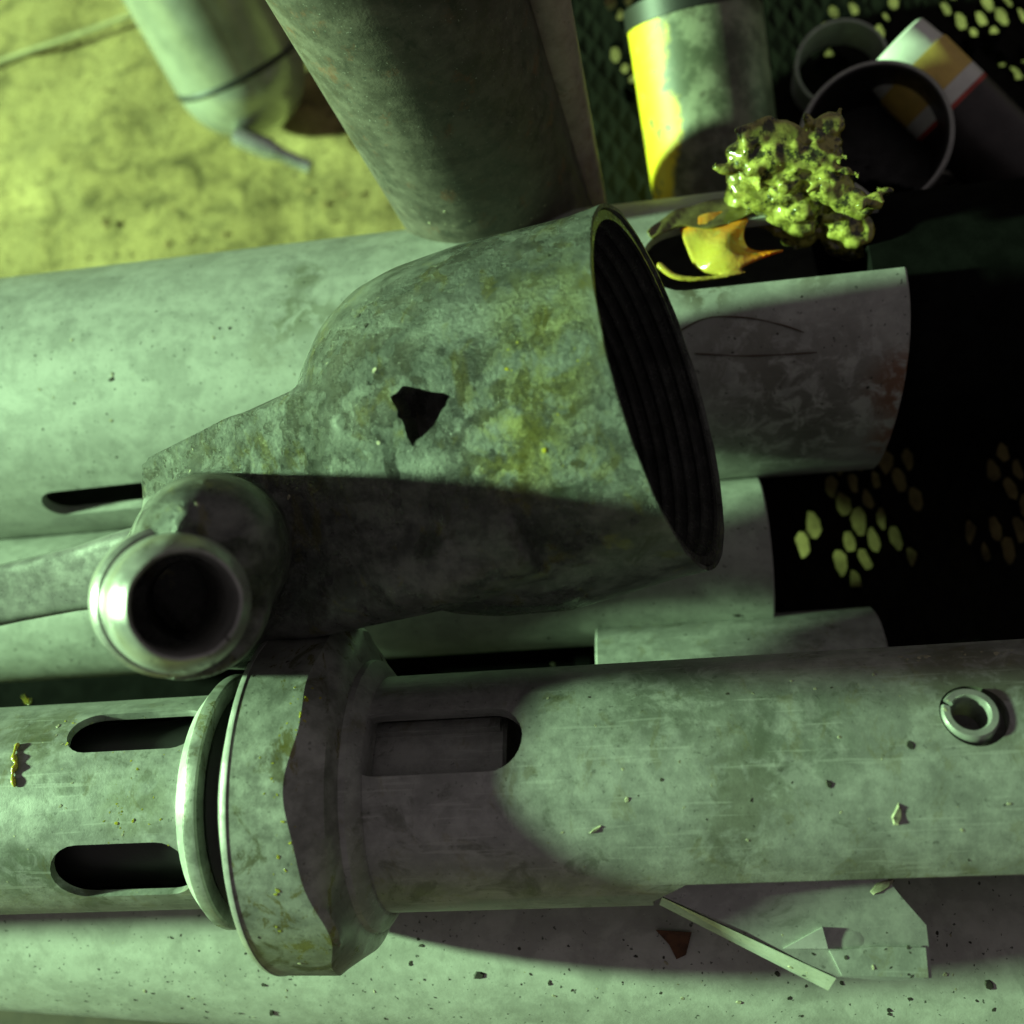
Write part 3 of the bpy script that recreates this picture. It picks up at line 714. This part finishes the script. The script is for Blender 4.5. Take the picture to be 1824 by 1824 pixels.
pz = c1[1] + rb*.75
for px, py, sx, lab in ((1688, 322, 46, 'small pale stone nearest the open can rim'), (1772, 312, 62, 'larger pale stone at the right above the black sleeve')):
    mk('pale_stone', *rock(onz(px, py, DZ+40), 40, (sx/40, .6, .8)), M['stone'], label=lab, cat='stone', ang=50)
# cable on the sand
M['cable'] = plain('pale_cable', (.42, .38, .2), .7)
mk('thin_cable', *strand(curve_pts([onz(x, y, GZ+30) for x, y in ((-300, 225), (0, 110), (110, 72), (200, 40), (300, -2), (420, -60))], 30), 13), M['cable'], label='thin pale cable lying across the sand at upper left', cat='cable', ang=80)
# fibres on the shaded part of the large pipe
M['fibre'] = plain('brown_fibre', (.09, .055, .035), .7)
for pts, lab in ((((1210, 590), (1260, 566), (1330, 566), (1390, 578), (1432, 592)), 'curved brown fibre on the big pipe right of the bell mouth'), (((1238, 630), (1320, 634), (1390, 632), (1455, 628)), 'straight dark fibre on the big pipe, below the curved one')):
    mk('fibre', *strand(curve_pts([oncyl(x, y, r1+2.5, *c1) for x, y in pts], 24), lambda t: 1.5 + .5*math.sin(t*17), 6), M['fibre'], label=lab, cat='fibre', ang=80)

def pebbles():
    ps = []
    for i in range(170):
        c = onz(rng.uniform(-60, 760), rng.uniform(-60, 520), GZ + 20); r = 7*math.exp(rng.normal(0, .4))
        V, Fc = sphere(c, r, 7, 5, (1.3, 1, .45)); ps.append(([v + rng.normal(0, r*.12, 3) for v in V], Fc))
    o = raw('pebbles', *join(ps), plain('ochre_pebble', (.30, .215, .08), .9, 0., .7, 30)); shade(o.data, 30); place(o)
    setp(o, 'small ochre pebbles lying on the sand', None, None, 'stuff')
pebbles()
# ---------------------------------------------------------------- bits of debris, put where they lie
bpy.context.view_layer.update()
DG = bpy.context.evaluated_depsgraph_get()
def hit(px, py):
    d = Vector(ray(px, py)).normalized(); ok, p, n, i, ob, mt = sc.ray_cast(DG, Vector(CAM*S), d)
    return (np.array(p)/S, np.array(n), ob) if ok else (None, None, None)
def chip(p, n, a, b, h, ang):
    n, s_, t = frame(n); c, q = math.cos(ang), math.sin(ang); e1 = s_*c + t*q; e2 = -s_*q + t*c; V = []; k = 7
    for j in range(k):
        th = 2*math.pi*j/k; f = rng.uniform(.7, 1.2); V.append(p - n*1 + e1*a*math.cos(th)*f + e2*b*math.sin(th)*f)
    for v in V[:k]: pass
    V2 = [v*1 + n*h*rng.uniform(.5, 1.1) - (v-p)*.3 for v in V]
    return V + V2, [tuple(range(k))[::-1], tuple(range(k, 2*k))] + [(j, (j+1) % k, k+(j+1) % k, k+j) for j in range(k)]
M['grit'] = plain('dark_grit', (.045, .042, .03), .8, var=.6, sc_=300)
M['pgrit'] = plain('pale_grit', (.42, .40, .27), .7, var=.5, sc_=300)
M['ycrumb'] = grease_mat('yellow_crumb_grease', (.42, .36, .03), (.30, .28, .04), (.5, .45, .1), 0.)
def scatter(name, pts, mat, size, lab, flat=.35):
    ps = []
    for px, py in pts:
        p, n, ob = hit(px, py)
        if p is None or ob.name.startswith(('ground', 'sheet', 'dark', 'timber', 'slot_shade_core', 'inner')): continue
        a = size*math.exp(rng.normal(0, .45)); ps.append(chip(p, n, a, a*rng.uniform(.4, .9), a*flat, rng.uniform(0, 6.3)))
    V, Fc = join(ps); o = raw(name, V, Fc, mat); shade(o.data, 30); place(o); setp(o, lab, None, None, 'stuff')
def region(n, x0, x1, ya, yb, yc=None, yd=None):
    out = []
    for _ in range(n):
        t = rng.uniform(); x = x0 + (x1-x0)*t; u = rng.uniform()
        lo = ya + ((yc if yc is not None else ya)-ya)*t; hi = yb + ((yd if yd is not None else yb)-yb)*t
        out.append((x, lo + (hi-lo)*u))
    return out
scatter('dark_grit', region(150, 0, 1824, 1660, 1815) + region(70, 0, 700, 520, 950) + region(40, 0, 520, 1125, 1205) + region(22, 950, 1800, 1200, 1560) + region(30, 600, 1350, 1060, 1140) + region(30, 1200, 1600, 500, 800), M['grit'], 3.0, 'dark grit scattered over the pipes')
scatter('pale_grit', region(70, 0, 1824, 1660, 1815) + region(60, 950, 1810, 1180, 1560) + region(50, 0, 300, 1270, 1600) + region(50, 0, 700, 480, 900) + region(26, 700, 1130, 372, 425, 350, 380) + region(30, 1600, 1824, 1165, 1180, 1155, 1170), M['pgrit'], 2.8, 'pale flakes scattered over the pipes')
edge = [(128 + 7*rng.normal(), 1270 + 60*rng.uniform()) for _ in range(26)] + [(130 + 190*rng.uniform(), 1340 + 6*rng.normal()) for _ in range(12)] + [(170+130*rng.uniform(), 1508+5*rng.normal()) for _ in range(18)] + [(534+16*rng.normal(), 1220+90*rng.uniform()) for _ in range(26)] + [(505+22*rng.normal(), 1330+330*rng.uniform()) for _ in range(30)] + region(22, 900, 1060, 600, 840) + [(225 + 26*rng.normal(), 1436 + 20*rng.normal()) for _ in range(30)]
scatter('grease_crumbs', edge, M['ycrumb'], 2.3, 'yellow crumbs of grease on the collar and slot edges', .4)
def surf_strand(pts, r, lift=1.): 
    c = []
    for x, y in pts:
        p, n, ob = hit(x, y); c.append(p + n*lift)
    return strand(curve_pts(c, 26), lambda t: r*(.75+.35*math.sin(t*23))*(1-.4*abs(2*t-1)), 8)
mk('grease_curl', *surf_strand([(34, 1326), (26, 1345), (30, 1362), (24, 1380), (28, 1402)], 6, 3), M['ycrumb'], label='yellow curl of grease on the slotted sleeve at the left edge', cat='grease', ang=80)
mk('grease_curl', *surf_strand([(42, 1240), (50, 1252), (56, 1247)], 4, 2), M['ycrumb'], label='tiny yellow curl of grease on the dark gap at the left edge', cat='grease', ang=80)
for px, py, a, b, an, mt, lab, nm in ((1598, 1452, 18, 8, 1.4, 'pgrit', 'pale oval seed husk on the barrel below the spring pin', 'seed_husk'), (1060, 1478, 15, 3, .6, 'pgrit', 'pale sliver on the middle of the barrel right of the collar', 'sliver'), (1570, 1580, 22, 9, .5, 'pgrit', 'pale flake at the tube edge above the latch', 'flake'), (853, 1737, 13, 9, .3, 'grit', 'largest dark crumb on the bottom pipe below the collar', 'crumb')):
    p, n, ob = hit(px, py)
    mk(nm, *chip(p, n, a, b, 4, an), M[mt], label=lab, cat=nm.replace('_', ' '))
fl = [hit(x, y)[0] + EZ*4 for x, y in ((1168, 1656), (1232, 1660), (1222, 1700), (1205, 1708), (1192, 1682))]
mk('rust_flake', *prism(fl, (0, 0, 5)), M['rust'], label='brown rust flake on the bottom pipe left of the latch', cat='flake')
